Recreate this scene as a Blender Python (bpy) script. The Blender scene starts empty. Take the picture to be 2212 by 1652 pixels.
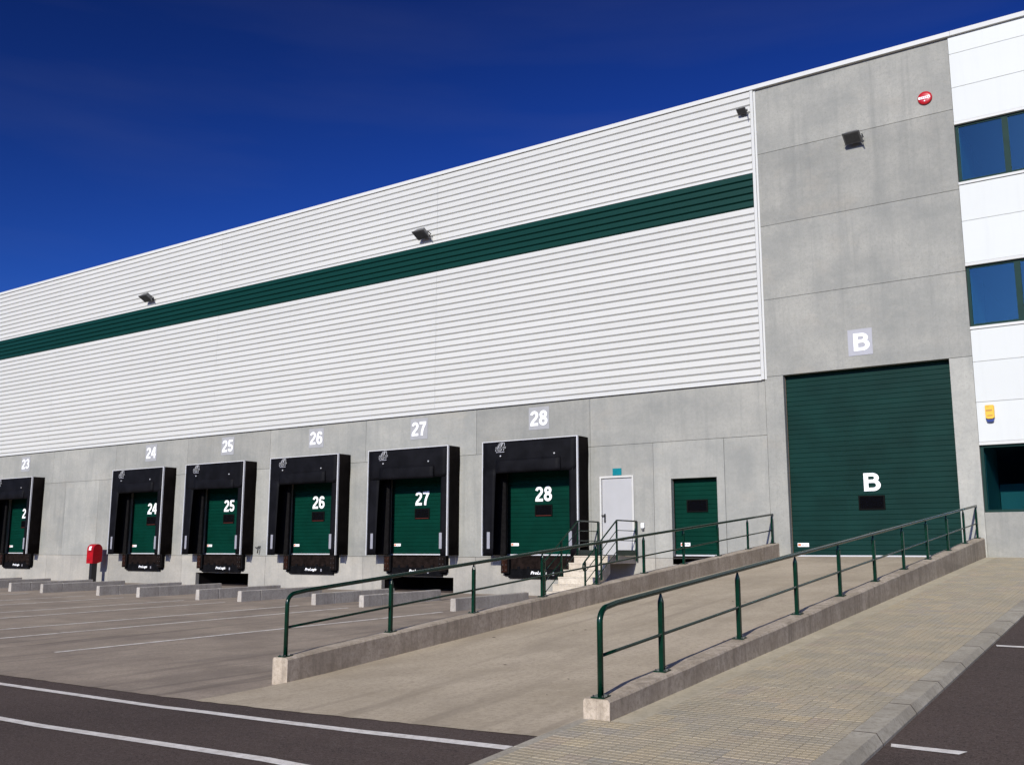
import bpy, math, random
from mathutils import Vector, Matrix
random.seed(7)
R = math.radians
scn = bpy.context.scene
col = scn.collection
Z0 = 1.6                                   # height of the lens above the asphalt under it

# ------------------------------------------------------------------ camera
YAW, PITCH, ROLL = -0.60686, 0.1697, 0.0016
cam = bpy.data.cameras.new('camera')
cam.sensor_fit = 'HORIZONTAL'; cam.sensor_width = 36.0
cam.lens = 36.0 * 2133.5 / 2212.0
cam.clip_start = 0.1; cam.clip_end = 6000
cam_o = bpy.data.objects.new('camera', cam); col.objects.link(cam_o)
_r = Vector((math.cos(YAW), -math.sin(YAW), 0))
_u = Vector((-math.sin(YAW) * math.sin(PITCH), -math.cos(YAW) * math.sin(PITCH), math.cos(PITCH)))
_f = Vector((math.sin(YAW) * math.cos(PITCH), math.cos(YAW) * math.cos(PITCH), math.sin(PITCH)))
_cx = _r * math.cos(ROLL) + _u * math.sin(ROLL)
_cy = -_r * math.sin(ROLL) + _u * math.cos(ROLL)
_m = Matrix((_cx, _cy, -_f)).transposed().to_4x4()
_m.translation = Vector((0, -25, Z0))
cam_o.matrix_world = _m
scn.camera = cam_o

# ------------------------------------------------------------------ sky, sun, exposure
SUN = Vector((0.14, -1.0, 0.483)).normalized()          # towards the sun
elev = math.asin(SUN.z)
world = bpy.data.worlds.new('World'); scn.world = world; world.use_nodes = True
nt = world.node_tree; nt.nodes.clear()
wo = nt.nodes.new('ShaderNodeOutputWorld'); bg = nt.nodes.new('ShaderNodeBackground')
sky = nt.nodes.new('ShaderNodeTexSky'); sky.sky_type = 'NISHITA'; sky.sun_disc = False
sky.sun_elevation = elev; sky.sun_rotation = math.atan2(SUN.x, SUN.y)
sky.altitude = 300; sky.air_density = 1.0; sky.dust_density = 0.8; sky.ozone_density = 5.0
gam = nt.nodes.new('ShaderNodeGamma'); gam.inputs[1].default_value = 2.3
tint = nt.nodes.new('ShaderNodeMix'); tint.data_type = 'RGBA'; tint.blend_type = 'MULTIPLY'
tint.inputs[0].default_value = 1.0; tint.inputs[7].default_value = (0.175, 0.175, 0.225, 1)
# thin high cirrus over the whole dome
tc = nt.nodes.new('ShaderNodeTexCoord'); mp = nt.nodes.new('ShaderNodeMapping')
mp.inputs['Rotation'].default_value = (0.12, -0.16, 0.3); mp.inputs['Scale'].default_value = (1.5, 1.5, 11)
nz = nt.nodes.new('ShaderNodeTexNoise'); nz.inputs['Scale'].default_value = 1.6; nz.inputs['Detail'].default_value = 7
rp = nt.nodes.new('ShaderNodeValToRGB'); rp.color_ramp.elements[0].position = .46; rp.color_ramp.elements[1].position = .9
rp.color_ramp.elements[1].color = (.06, .06, .06, 1)
cl = nt.nodes.new('ShaderNodeMix'); cl.data_type = 'RGBA'; cl.inputs[7].default_value = (5, 5.5, 7, 1)
L = nt.links.new
L(sky.outputs[0], gam.inputs[0]); L(gam.outputs[0], tint.inputs[6]); L(tint.outputs[2], cl.inputs[6])
L(tc.outputs['Generated'], mp.inputs[0]); L(mp.outputs[0], nz.inputs['Vector']); L(nz.outputs[0], rp.inputs[0])
L(rp.outputs[0], cl.inputs[0]); L(cl.outputs[2], bg.inputs[0]); L(bg.outputs[0], wo.inputs[0])
bg.inputs[1].default_value = 0.05
sl = bpy.data.lights.new('sun', 'SUN'); sl.energy = 5.0; sl.angle = R(0.53); sl.color = (1.0, 0.962, 0.85)
so = bpy.data.objects.new('sun', sl); col.objects.link(so)
so.rotation_euler = SUN.to_track_quat('Z', 'Y').to_euler(); so.location = (20, -60, 40)
scn.view_settings.view_transform = 'Standard'; scn.view_settings.look = 'None'
scn.view_settings.exposure = 0.0; scn.view_settings.gamma = 1.0
scn.view_settings.use_curve_mapping = False

# ------------------------------------------------------------------ helpers
class MB:
    """collects geometry; z is measured from eye level, build() shifts it to the world"""
    def __init__(s): s.v = []; s.f = []
    def add(s, vs, fs):
        n = len(s.v); s.v += [tuple(p) for p in vs]; s.f += [tuple(i + n for i in f) for f in fs]; return s
    def box(s, x0, x1, y0, y1, z0, z1):
        return s.add([(x0,y0,z0),(x1,y0,z0),(x1,y1,z0),(x0,y1,z0),(x0,y0,z1),(x1,y0,z1),(x1,y1,z1),(x0,y1,z1)],
                     [(0,3,2,1),(4,5,6,7),(0,1,5,4),(1,2,6,5),(2,3,7,6),(3,0,4,7)])
    def prism_x(s, yz, x0, x1):            # closed yz outline, extruded along x
        n = len(yz)
        vs = [(x0, y, z) for y, z in yz] + [(x1, y, z) for y, z in yz]
        return s.add(vs, [tuple(range(n))[::-1], tuple(range(n, 2*n))] + [(i, (i+1) % n, n+(i+1) % n, n+i) for i in range(n)])
    def prism_y(s, xz, y0, y1):
        n = len(xz)
        vs = [(x, y0, z) for x, z in xz] + [(x, y1, z) for x, z in xz]
        return s.add(vs, [tuple(range(n)), tuple(range(n, 2*n))[::-1]] + [(i, n+i, n+(i+1) % n, (i+1) % n) for i in range(n)])
    def hexa(s, b, t):                     # four bottom points, four top points
        return s.add(list(b)+list(t), [(0,3,2,1),(4,5,6,7),(0,1,5,4),(1,2,6,5),(2,3,7,6),(3,0,4,7)])
    def tube(s, pts, r, n=10, cap=True):
        P = [Vector(p) for p in pts]; ring = []
        up = Vector((0.31, 0.17, 0.93)).normalized()
        for i, p in enumerate(P):
            t = ((P[min(i+1, len(P)-1)] - P[max(i-1, 0)])).normalized()
            a = up.cross(t)
            if a.length < 1e-3: a = Vector((1,0,0)).cross(t)
            a.normalize(); b = t.cross(a); up = b
            ring.append([p + a*r*math.cos(2*math.pi*k/n) + b*r*math.sin(2*math.pi*k/n) for k in range(n)])
        vs = [q for rg in ring for q in rg]; fs = []
        for i in range(len(P)-1):
            for k in range(n): fs.append((i*n+k, i*n+(k+1) % n, (i+1)*n+(k+1) % n, (i+1)*n+k))
        if cap: fs += [tuple(range(n))[::-1], tuple(range((len(P)-1)*n, len(P)*n))]
        return s.add(vs, fs)
    def disc(s, c, r, y0, y1, n=28):
        return s.prism_y([(c[0]+r*math.cos(2*math.pi*k/n), c[1]+r*math.sin(2*math.pi*k/n)) for k in range(n)], y0, y1)
    def build(s, name, mat, parent=None, local=False, smooth=False, bevel=0, seg=2):
        me = bpy.data.meshes.new(name)
        if local: vs = s.v
        else:
            o = origin_of(parent); vs = [(x-o.x, y-o.y, z+Z0-o.z) for x, y, z in s.v]
        me.from_pydata(vs, [], s.f); me.update()
        return link(name, me, mat, parent, smooth, bevel, seg)
ORG = {}
def origin_of(p):
    o = Vector((0,0,0))
    while p is not None: o += p.location; p = p.parent
    return o
def link(name, me, mat, parent=None, smooth=False, bevel=0, seg=2, loc=None, rot=None):
    if mat is not None and not me.materials: me.materials.append(MAT[mat])
    ob = bpy.data.objects.new(name, me); col.objects.link(ob); ob.parent = parent
    if smooth: me.polygons.foreach_set('use_smooth', [True]*len(me.polygons))
    if bevel:
        md = ob.modifiers.new('bevel', 'BEVEL'); md.width = bevel; md.segments = seg; md.limit_method = 'ANGLE'
    if loc is not None: ob.location = loc
    if rot is not None: ob.rotation_euler = rot
    return ob
def tag(o, label=None, cat=None, group=None, kind=None):
    if label: o['label'] = label
    if cat: o['category'] = cat
    if group: o['group'] = group
    if kind: o['kind'] = kind
    return o
def thing(name, loc, label, cat, group=None):
    o = bpy.data.objects.new(name, None); col.objects.link(o); o.empty_display_size = .2
    o.location = (loc[0], loc[1], loc[2]+Z0)
    return tag(o, label, cat, group)
def copy_tree(o, parent=None):
    c = o.copy(); col.objects.link(c); c.parent = parent
    for ch in list(o.children): copy_tree(ch, c)
    return c
def recalc(ob):
    import bmesh
    bm = bmesh.new(); bm.from_mesh(ob.data); bmesh.ops.recalc_face_normals(bm, faces=bm.faces); bm.to_mesh(ob.data); bm.free()
    return ob
def text_mesh(txt, w, h, offset=0.02, shear=0.0, depth=0.004):
    """lettering as a mesh in the xz plane, centred, facing -y, fitted to w by h"""
    cu = bpy.data.curves.new('t', 'FONT'); cu.body = txt; cu.size = 1; cu.offset = offset; cu.shear = shear
    cu.extrude = .5; cu.resolution_u = 6
    ob = bpy.data.objects.new('t', cu); col.objects.link(ob)
    dg = bpy.context.evaluated_depsgraph_get()
    me = bpy.data.meshes.new_from_object(ob.evaluated_get(dg))
    bpy.data.objects.remove(ob); bpy.data.curves.remove(cu)
    xs = [v.co.x for v in me.vertices]; ys = [v.co.y for v in me.vertices]
    x0, x1, y0, y1 = min(xs), max(xs), min(ys), max(ys)
    for v in me.vertices:
        x, y, z = v.co
        v.co = ((x-(x0+x1)/2)/(x1-x0)*w, -z*depth, (y-(y0+y1)/2)/(y1-y0)*h)
    me.materials.clear()
    return me

def numerals(txt, w, h, depth=.004):
    """bold grotesque numerals built from broad strokes, centred in the xz plane"""
    A = lambda cx, cy, rx, ry, a0, a1, n=14: [(cx+rx*math.cos(R(a0+(a1-a0)*i/n)), cy+ry*math.sin(R(a0+(a1-a0)*i/n))) for i in range(n+1)]
    G = {'2': [A(.30, .70, .20, .205, 172, -28) + [(.40, .49), (.27, .36), (.15, .235), (.115, .13)], [(.015, .09), (.585, .09)]],
         '3': [A(.285, .725, .185, .185, 165, -88), A(.285, .30, .21, .21, 88, -165), [(.22, .52), (.33, .52)]],
         '4': [[(.445, 0), (.445, 1)], [(.01, .315), (.60, .315)], [(.40, .93), (.085, .36)]],
         '5': [[(.13, .91), (.55, .91)], [(.165, .95), (.125, .46)], A(.295, .315, .21, .225, 140, -163)],
         '6': [A(.305, .315, .20, .225, 0, 360, 24), [(.105, .34), (.105, .55), (.13, .72), (.19, .85), (.29, .905), (.39, .89), (.46, .82), (.48, .74)]],
         '7': [[(.02, .91), (.585, .91)], [(.50, .88), (.40, .70), (.31, .50), (.25, .27), (.225, 0)]],
         '8': [A(.30, .735, .175, .175, 0, 360, 22), A(.30, .295, .21, .205, 0, 360, 24)],
         'B': [[(.12, 0), (.12, 1)], [(.1, .905), (.36, .905)] + A(.38, .725, .17, .18, 90, -90) + [(.1, .545)], [(.1, .545), (.40, .545)] + A(.41, .32, .20, .225, 90, -90) + [(.1, .095)]]}
    sw = .185; adv = .66; vs, fs = [], []; k = 0
    for ci, ch in enumerate(txt):
        for P in G[ch]:
            closed = len(P) > 20 and abs(P[0][0]-P[-1][0]) < 1e-6 and abs(P[0][1]-P[-1][1]) < 1e-6
            if closed: P = P[:-1]
            n = len(P); b0 = len(vs); dy = k*.0006; k += 1
            for i, p in enumerate(P):
                a = P[i-1] if (i > 0 or closed) else p; c = P[(i+1) % n] if (i < n-1 or closed) else p
                tx_, ty_ = c[0]-a[0], c[1]-a[1]; l = math.hypot(tx_, ty_); nx_, ny_ = -ty_/l*sw/2, tx_/l*sw/2
                for sgn in (1, -1):
                    for yy in (-depth-dy, depth): vs.append((p[0]+sgn*nx_+ci*adv, yy, p[1]+sgn*ny_))
            for i in range(n if closed else n-1):
                a, b = b0+4*i, b0+4*((i+1) % n)
                fs += [(a, a+2, b+2, b), (a+1, b+1, b+3, a+3), (a, b, b+1, a+1), (a+2, a+3, b+3, b+2)]
    x1 = adv*(len(txt)-1)+.60; me = bpy.data.meshes.new('numerals')
    me.from_pydata([((x-x1/2)/x1*w, y, (z-.5)*h) for x, y, z in vs], [], fs); me.update(); return me

# ------------------------------------------------------------------ materials
MAT = {}
def nodes(name):
    m = bpy.data.materials.new(name); m.use_nodes = True; MAT[name] = m
    t = m.node_tree; b = t.nodes['Principled BSDF']
    return m, t, b
def noise(t, vec, scale, detail=4, rough=.55, dist=0):
    n = t.nodes.new('ShaderNodeTexNoise'); n.inputs['Scale'].default_value = scale; n.inputs['Detail'].default_value = detail
    n.inputs['Roughness'].default_value = rough; n.inputs['Distortion'].default_value = dist
    t.links.new(vec, n.inputs['Vector']); return n.outputs[0]
def ramp(t, fac, stops):
    r = t.nodes.new('ShaderNodeValToRGB'); e = r.color_ramp.elements
    while len(e) < len(stops): e.new(.5)
    for i, (p, c) in enumerate(stops):
        e[i].position = p; e[i].color = (c, c, c, 1) if isinstance(c, (int, float)) else (*c, 1)
    t.links.new(fac, r.inputs[0]); return r.outputs[0]
def mix(t, fac, a, b, mode='MIX'):
    m = t.nodes.new('ShaderNodeMix'); m.data_type = 'RGBA'; m.blend_type = mode
    for sock, val in ((0, fac), (6, a), (7, b)):
        if isinstance(val, (int, float)): m.inputs[sock].default_value = val if sock == 0 else (val, val, val, 1)
        elif isinstance(val, tuple): m.inputs[sock].default_value = (*val, 1)
        else: t.links.new(val, m.inputs[sock])
    return m.outputs[2]
def mapping(t, scale, rot=(0,0,0)):
    g = t.nodes.new('ShaderNodeNewGeometry'); m = t.nodes.new('ShaderNodeMapping')
    m.inputs['Scale'].default_value = scale; m.inputs['Rotation'].default_value = rot
    t.links.new(g.outputs['Position'], m.inputs[0]); return m.outputs[0]
def bump(t, b, h, strength, dist):
    n = t.nodes.new('ShaderNodeBump'); n.inputs['Strength'].default_value = strength; n.inputs['Distance'].default_value = dist
    t.links.new(h, n.inputs['Height']); t.links.new(n.outputs[0], b.inputs['Normal'])
def orand(t, lo, hi):
    o = t.nodes.new('ShaderNodeObjectInfo'); m = t.nodes.new('ShaderNodeMapRange')
    m.inputs[3].default_value = lo; m.inputs[4].default_value = hi
    t.links.new(o.outputs['Random'], m.inputs[0]); return m.outputs[0]
def plain(name, c, rough=.5, metal=0, spec=.5, var=.06, scale=3, bmp=0, bs=40, rnd=0):
    m, t, b = nodes(name)
    v = mapping(t, (1,1,1))
    c2 = tuple(x*(1-var) for x in c); c3 = tuple(min(1, x*(1+var)) for x in c)
    n = noise(t, v, scale, 5)
    k = mix(t, ramp(t, n, [(.35, 0), (.65, 1)]), c2, c3)
    if rnd:
        q = orand(t, 1-rnd, 1+rnd); cm = t.nodes.new('ShaderNodeCombineColor')
        for i in range(3): t.links.new(q, cm.inputs[i])
        k = mix(t, 1.0, k, cm.outputs[0], 'MULTIPLY')
    t.links.new(k, b.inputs['Base Color'])
    b.inputs['Roughness'].default_value = rough; b.inputs['Metallic'].default_value = metal
    b.inputs['Specular IOR Level'].default_value = spec
    if bmp: bump(t, b, noise(t, v, bs, 4), bmp, .004)
    return m

def concrete_wall(name, gain, tint=(1.0, .99, .925)):
    m, t, b = nodes(name)
    v = mapping(t, (1,1,1)); vs = mapping(t, (1.5, 1, .22)); vf = mapping(t, (.8, 1, 1.4))
    G = lambda c: tuple(x*gain*y for x, y in zip(c, tint))
    k = mix(t, ramp(t, noise(t, vf, .55, 5, .6), [(.33, 0), (.67, 1)]), G((.250, .255, .252)), G((.365, .36, .345)))
    k = mix(t, ramp(t, noise(t, vs, 1.4, 6, .6, .4), [(.48, 0), (.72, .6)]), k, G((.225, .232, .233)))
    k = mix(t, ramp(t, noise(t, v, 2.3, 6, .65), [(.50, 0), (.80, .45)]), k, G((.41, .40, .375)))
    k = mix(t, ramp(t, noise(t, mapping(t, (.35, 1, .5), (0, .2, 0)), 1.7, 5, .6), [(.56, 0), (.78, .45)]), k, G((.38, .34, .295)))
    k = mix(t, ramp(t, noise(t, v, 42, 3, .6), [(.30, .5), (.42, 0)]), k, G((.16, .16, .155)))
    k = mix(t, ramp(t, noise(t, v, 90, 2, .5), [(.3, .2), (.7, 0)]), k, (.12, .12, .12))
    k = mix(t, ramp(t, noise(t, v, 11, 5, .75), [(.35, .32), (.55, 0)]), k, G((.20, .20, .198)))
    k = mix(t, ramp(t, noise(t, mapping(t, (6, 1, .16)), 1.2, 5, .65, .3), [(.54, 0), (.74, .38)]), k, G((.19, .195, .195)))
    q = orand(t, .87, 1.08); cm = t.nodes.new('ShaderNodeCombineColor')
    for i in range(3): t.links.new(q, cm.inputs[i])
    k = mix(t, 1.0, k, cm.outputs[0], 'MULTIPLY')
    t.links.new(k, b.inputs['Base Color']); b.inputs['Roughness'].default_value = .85
    b.inputs['Specular IOR Level'].default_value = .2
    bump(t, b, noise(t, v, 30, 5, .7), .25, .006)
concrete_wall('concrete_panel', 1.0)
concrete_wall('concrete_pale', 1.13)
concrete_wall('concrete_base', 1.08, (1.04, .985, .895))

def slab(name, ca, cb, cstain, stainpos, scale, rot, dark=(.16,.14,.13), spot=.6, warm=(1,1,1), tyre=0, drip=0):
    m, t, b = nodes(name)
    ca, cb, cstain, dark = [tuple(x*y for x, y in zip(c, warm)) for c in (ca, cb, cstain, dark)]
    v = mapping(t, (1,1,1)); vl = mapping(t, (1, .45, 1), (0, 0, rot))
    k = mix(t, ramp(t, noise(t, v, scale, 7, .66), [(.38, 0), (.62, 1)]), ca, cb)
    k = mix(t, ramp(t, noise(t, vl, 1.1, 6, .62, .5), [(stainpos, 0), (stainpos+.22, .75)]), k, cstain)
    k = mix(t, ramp(t, noise(t, mapping(t, (1.6, .12, 1), (0,0,rot+.12)), 1.3, 5, .6, .8), [(.62, 0), (.74, spot)]), k, dark)
    k = mix(t, ramp(t, noise(t, v, 7, 5, .7), [(.58, 0), (.78, .45)]), k, tuple(min(1, x*1.22) for x in cb))
    if tyre:
        for rr, sc, off in ((rot+.05, .55, 0), (rot-.35, .38, 3.1)):
            w = t.nodes.new('ShaderNodeTexWave'); w.wave_type = 'BANDS'; w.bands_direction = 'X'
            w.inputs['Scale'].default_value = sc; w.inputs['Distortion'].default_value = 2.2; w.inputs['Detail'].default_value = 1.0
            w.inputs['Detail Scale'].default_value = .35; w.inputs['Phase Offset'].default_value = off
            t.links.new(mapping(t, (1, .28, 1), (0, 0, rr)), w.inputs['Vector'])
            line = ramp(t, w.outputs['Fac'], [(.86, 0), (.96, 1)])
            msk = ramp(t, noise(t, mapping(t, (.5, .14, 1), (0, 0, rr)), 1.1, 3, .5), [(.5, 0), (.66, tyre)])
            k = mix(t, mix(t, 1.0, line, msk, 'MULTIPLY'), k, dark)
        k = mix(t, ramp(t, noise(t, v, 1.9, 3, .5, .3), [(.70, 0), (.76, .45)]), k, dark)
    if drip:
        k = mix(t, ramp(t, noise(t, mapping(t, (5, 5, .5)), 1.6, 5, .65, .3), [(.5, 0), (.68, drip)]), k, tuple(x*.45 for x in ca))
    k = mix(t, ramp(t, noise(t, v, 20, 4, .8), [(.38, .5), (.52, 0)]), k, tuple(x*.66 for x in ca))
    k = mix(t, ramp(t, noise(t, v, 120, 3, .6), [(.33, .4), (.5, 0)]), k, tuple(x*.55 for x in ca))
    t.links.new(k, b.inputs['Base Color']); b.inputs['Roughness'].default_value = .88
    b.inputs['Specular IOR Level'].default_value = .2
    bump(t, b, noise(t, v, 60, 6, .75), .35, .006)
slab('yard_concrete', (.25, .21, .178), (.35, .297, .25), (.195, .165, .145), .44, .8, .1, dark=(.12,.10,.09), spot=.7, warm=(1.06,1.03,.97), tyre=.45)
slab('ramp_concrete', (.375, .312, .238), (.475, .40, .315), (.315, .263, .205), .50, .6, -.12, dark=(.20,.165,.13), spot=.35, warm=(1.04,1.04,1.0), tyre=.3)
slab('kerb_concrete', (.31, .285, .245), (.42, .395, .35), (.25, .23, .20), .5, 1.5, .3, spot=.3, warm=(1,.97,.9))
slab('wall_concrete', (.36, .31, .26), (.50, .44, .385), (.27, .23, .19), .5, 2.5, 1.2, spot=.4, warm=(1,.96,.88), drip=.6)
slab('guide_concrete', (.36, .33, .295), (.47, .435, .39), (.29, .26, .23), .52, 2.2, 0.3, spot=.3, drip=.35)
slab('stair_concrete', (.46, .40, .32), (.58, .52, .43), (.42, .36, .29), .55, 2, .2, spot=.15)
slab('tile_mortar', (.42, .38, .305), (.50, .455, .37), (.37, .335, .27), .5, 2, .5, spot=.2, warm=(1.0,.97,.90))

def asphalt():
    m, t, b = nodes('asphalt')
    v = mapping(t, (1,1,1))
    k = mix(t, ramp(t, noise(t, v, .35, 6, .6), [(.36, 0), (.64, 1)]), (0.0540, 0.0373, 0.0327), (0.0780, 0.0555, 0.0482))
    k = mix(t, ramp(t, noise(t, mapping(t, (.25, 1.2, 1)), 1.5, 5, .6, .6), [(.52, 0), (.68, .5)]), k, (0.0420, 0.0300, 0.0267))
    k = mix(t, ramp(t, noise(t, v, 2.6, 5, .7), [(.58, 0), (.70, .4)]), k, (0.0920, 0.0710, 0.0619))
    k = mix(t, ramp(t, noise(t, v, 26, 3, .8), [(.50, 0), (.64, .75)]), k, (0.1050, 0.0837, 0.0740))
    k = mix(t, ramp(t, noise(t, v, 38, 3, .8), [(.36, .8), (.49, 0)]), k, (0.0240, 0.0173, 0.0163))
    k = mix(t, ramp(t, noise(t, v, 95, 2, .7), [(.52, 0), (.66, .7)]), k, (0.1500, 0.1183, 0.1032))
    t.links.new(k, b.inputs['Base Color']); b.inputs['Roughness'].default_value = .92
    b.inputs['Specular IOR Level'].default_value = .2
    bump(t, b, noise(t, v, 110, 4, .7), .6, .008)
asphalt()

def paint():
    m, t, b = nodes('road_paint')
    v = mapping(t, (1,1,1))
    k = mix(t, ramp(t, noise(t, v, 9, 6, .7), [(.35, 0), (.6, 1)]), (.52, .48, .44), (.74, .70, .66))
    k = mix(t, ramp(t, noise(t, v, 70, 5, .75), [(.30, 1), (.42, 0)]), k, (.2, .17, .16))
    t.links.new(k, b.inputs['Base Color']); b.inputs['Roughness'].default_value = .7
paint()
def worn():
    m, t, b = nodes('yard_paint')
    v = mapping(t, (1,1,1))
    k = mix(t, ramp(t, noise(t, v, 5, 6, .75), [(.34, 0), (.55, 1)]), (.36, .31, .27), (.74, .70, .65))
    t.links.new(k, b.inputs['Base Color']); b.inputs['Roughness'].default_value = .75
worn()
def tile():
    m, t, b = nodes('tile')
    v = mapping(t, (1,1,1))
    o = t.nodes.new('ShaderNodeObjectInfo')
    w = t.nodes.new('ShaderNodeTexWhiteNoise'); w.noise_dimensions = '2D'
    sn = t.nodes.new('ShaderNodeVectorMath'); sn.operation = 'SNAP'; sn.inputs[1].default_value = (.2, .2, 9)
    g = t.nodes.new('ShaderNodeNewGeometry'); ad = t.nodes.new('ShaderNodeVectorMath'); ad.inputs[1].default_value = (.13, .0, 0)
    t.links.new(g.outputs['Position'], ad.inputs[0]); t.links.new(ad.outputs[0], sn.inputs[0]); t.links.new(sn.outputs[0], w.inputs['Vector'])
    k = ramp(t, w.outputs[0], [(0, (0.3021, 0.2650, 0.1980)), (.25, (0.3975, 0.3250, 0.2200)), (.5, (0.3233, 0.2850, 0.2200)), (.75, (0.4134, 0.3350, 0.2156)), (.9, (0.3551, 0.2850, 0.2156)), (1, (0.2862, 0.2650, 0.2200))])
    k = mix(t, ramp(t, noise(t, v, .9, 6, .65), [(.34, .75), (.62, 0)]), k, (0.2915, 0.2550, 0.1848))
    k = mix(t, ramp(t, noise(t, v, 3.3, 5, .65), [(.5, 0), (.7, .5)]), k, (0.4664, 0.3950, 0.2728))
    k = mix(t, ramp(t, noise(t, v, 30, 4, .8), [(.38, .4), (.5, 0)]), k, (0.2120, 0.1800, 0.1320))
    t.links.new(k, b.inputs['Base Color']); b.inputs['Roughness'].default_value = .85
    bump(t, b, noise(t, v, 120, 3, .7), .3, .003)
tile()
def cladding(name, c, rough, var):
    m, t, b = nodes(name)
    v = mapping(t, (1,1,1)); vs = mapping(t, (3, 1, .25))
    k = mix(t, ramp(t, noise(t, mapping(t, (.12, 1, 1)), 1.2, 5, .6), [(.3, 0), (.7, 1)]), tuple(x*(1-var) for x in c), c)
    k = mix(t, ramp(t, noise(t, vs, 1.6, 5, .65), [(.5, 0), (.85, .25)]), k, tuple(x*.80 for x in c))
    q = orand(t, .972, 1.012); cm = t.nodes.new('ShaderNodeCombineColor')
    for i in range(3): t.links.new(q, cm.inputs[i])
    k = mix(t, 1.0, k, cm.outputs[0], 'MULTIPLY')
    t.links.new(k, b.inputs['Base Color']); b.inputs['Roughness'].default_value = rough
    b.inputs['Specular IOR Level'].default_value = .12
    bump(t, b, noise(t, mapping(t, (.6, 1, 3)), 2.2, 3, .5), .08, .02)
cladding('white_cladding', (.535, .532, .505), .45, .05)
cladding('green_cladding', (.0035, .034, .027), .42, .12)
cladding('white_panel', (.555, .570, .553), .40, .02)
cladding('white_flashing', (.54, .54, .52), .4, .04)
plain('green_door', (.0009, .0255, .0165), .5, spec=.05, var=.12, scale=2, bmp=.1, bs=8, rnd=.04)
plain('green_door_large', (.0035, .024, .020), .5, spec=.08, var=.15, scale=1.2, bmp=.1, bs=8, rnd=.05)
plain('green_rail', (.0016, .021, .0115), .2, var=.25, scale=9, spec=.28)
plain('emblem_print', (.36, .36, .37), .6, spec=.2)
plain('white_paint', (.85, .85, .85), .5, var=.02)
plain('sign_faint', (.315, .315, .322), .7, spec=.1, var=.05)
plain('sign_backing', (.315, .315, .345), .5, var=.03)
plain('steel_door', (.375, .372, .372), .45, var=.04, scale=1.5)
plain('door_frame', (.50, .49, .46), .5)
plain('curtain_black', (.005, .005, .0065), .6, spec=.07, var=.3, scale=2.5, bmp=.5, bs=5)
plain('side_black', (.007, .0055, .005), .85, spec=.05, var=.25, scale=4, bmp=.4, bs=9)
plain('rubber', (.007, .0065, .007), .85, spec=.05, var=.3, scale=12, bmp=.5, bs=30)
plain('rust_black', (.010, .0065, .0055), .85, spec=.05, var=.45, scale=9)
plain('rust_red', (.022, .009, .006), .85, spec=.05, var=.5, scale=14)
plain('black_plate', (.005, .005, .006), .85, spec=.03, var=.3, scale=6)
plain('dark_void', (.015, .013, .012), .95, spec=0)
plain('aluminium', (.50, .50, .51), .5, spec=.15, var=.05, scale=6)
plain('reflector_grey', (.26, .26, .29), .45)
plain('red_paint', (.34, .005, .010), .4, var=.15, scale=6, spec=.2)
plain('red_alarm', (.40, .010, .016), .3, var=.05)
plain('yellow_alarm', (.75, .42, .02), .35, var=.05)
plain('blue_alarm', (.012, .03, .16), .3)
plain('alarm_print', (.42, .20, .015), .4)
plain('teal_sign', (.004, .165, .20), .5, spec=.1, var=.08, scale=20)
plain('dark_metal', (.035, .035, .036), .5, var=.2, scale=12)
plain('lamp_grey', (.10, .10, .10), .45, var=.2, scale=9)
plain('black_handle', (.012, .012, .013), .35)
plain('orange_print', (.7, .13, .03), .5)
plain('window_frame_green', (.008, .030, .026), .5, spec=.08, var=.1)
plain('pane_seal', (.005, .005, .005), .8, spec=.04)
plain('door_pane', (.003, .003, .004), .06, spec=.4, var=.02)
plain('red_trim', (.09, .018, .013), .6, spec=.1)
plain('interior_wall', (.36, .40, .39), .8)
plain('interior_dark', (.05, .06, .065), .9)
plain('interior_floor', (.12, .12, .12), .8)
plain('joint_dark', (.07, .058, .048), .95, spec=.05)
plain('joint', (.17, .125, .085), .95, spec=.1)
plain('hill_scrub', (.055, .06, .035), .95, spec=.1, var=.35, scale=.02)
plain('roof_membrane', (.45, .45, .43), .9)
plain('leaf_brown', (.05, .033, .02), .9, var=.3, scale=30)
plain('mail_label', (.78, .78, .76), .45)
def glass(name, tintc, gl, lo, hi):
    m, t, b = nodes(name); t.nodes.remove(b)
    out = [n for n in t.nodes if n.type == 'OUTPUT_MATERIAL'][0]
    tr = t.nodes.new('ShaderNodeBsdfTransparent'); tr.inputs[0].default_value = (*tintc, 1)
    gs = t.nodes.new('ShaderNodeBsdfGlossy'); gs.inputs['Roughness'].default_value = .012; gs.inputs[0].default_value = (*gl, 1)
    lw = t.nodes.new('ShaderNodeFresnel'); lw.inputs[0].default_value = 1.5
    mr = t.nodes.new('ShaderNodeMapRange'); mr.inputs[1].default_value = .04; mr.inputs[2].default_value = .6
    mr.inputs[3].default_value = lo; mr.inputs[4].default_value = hi
    mx = t.nodes.new('ShaderNodeMixShader')
    t.links.new(lw.outputs[0], mr.inputs[0]); t.links.new(mr.outputs[0], mx.inputs[0])
    t.links.new(tr.outputs[0], mx.inputs[1]); t.links.new(gs.outputs[0], mx.inputs[2]); t.links.new(mx.outputs[0], out.inputs[0])
    v = mapping(t, (1,1,1)); n = t.nodes.new('ShaderNodeBump'); n.inputs['Strength'].default_value = .03; n.inputs['Distance'].default_value = .02
    t.links.new(noise(t, v, 1.3, 2), n.inputs['Height']); t.links.new(n.outputs[0], gs.inputs['Normal'])
glass('window_glass', (.42, .68, .72), (.24, .42, .44), .16, .85)
glass('door_glass', (.12, .13, .14), (.8, .8, .8), .06, .6)

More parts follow.
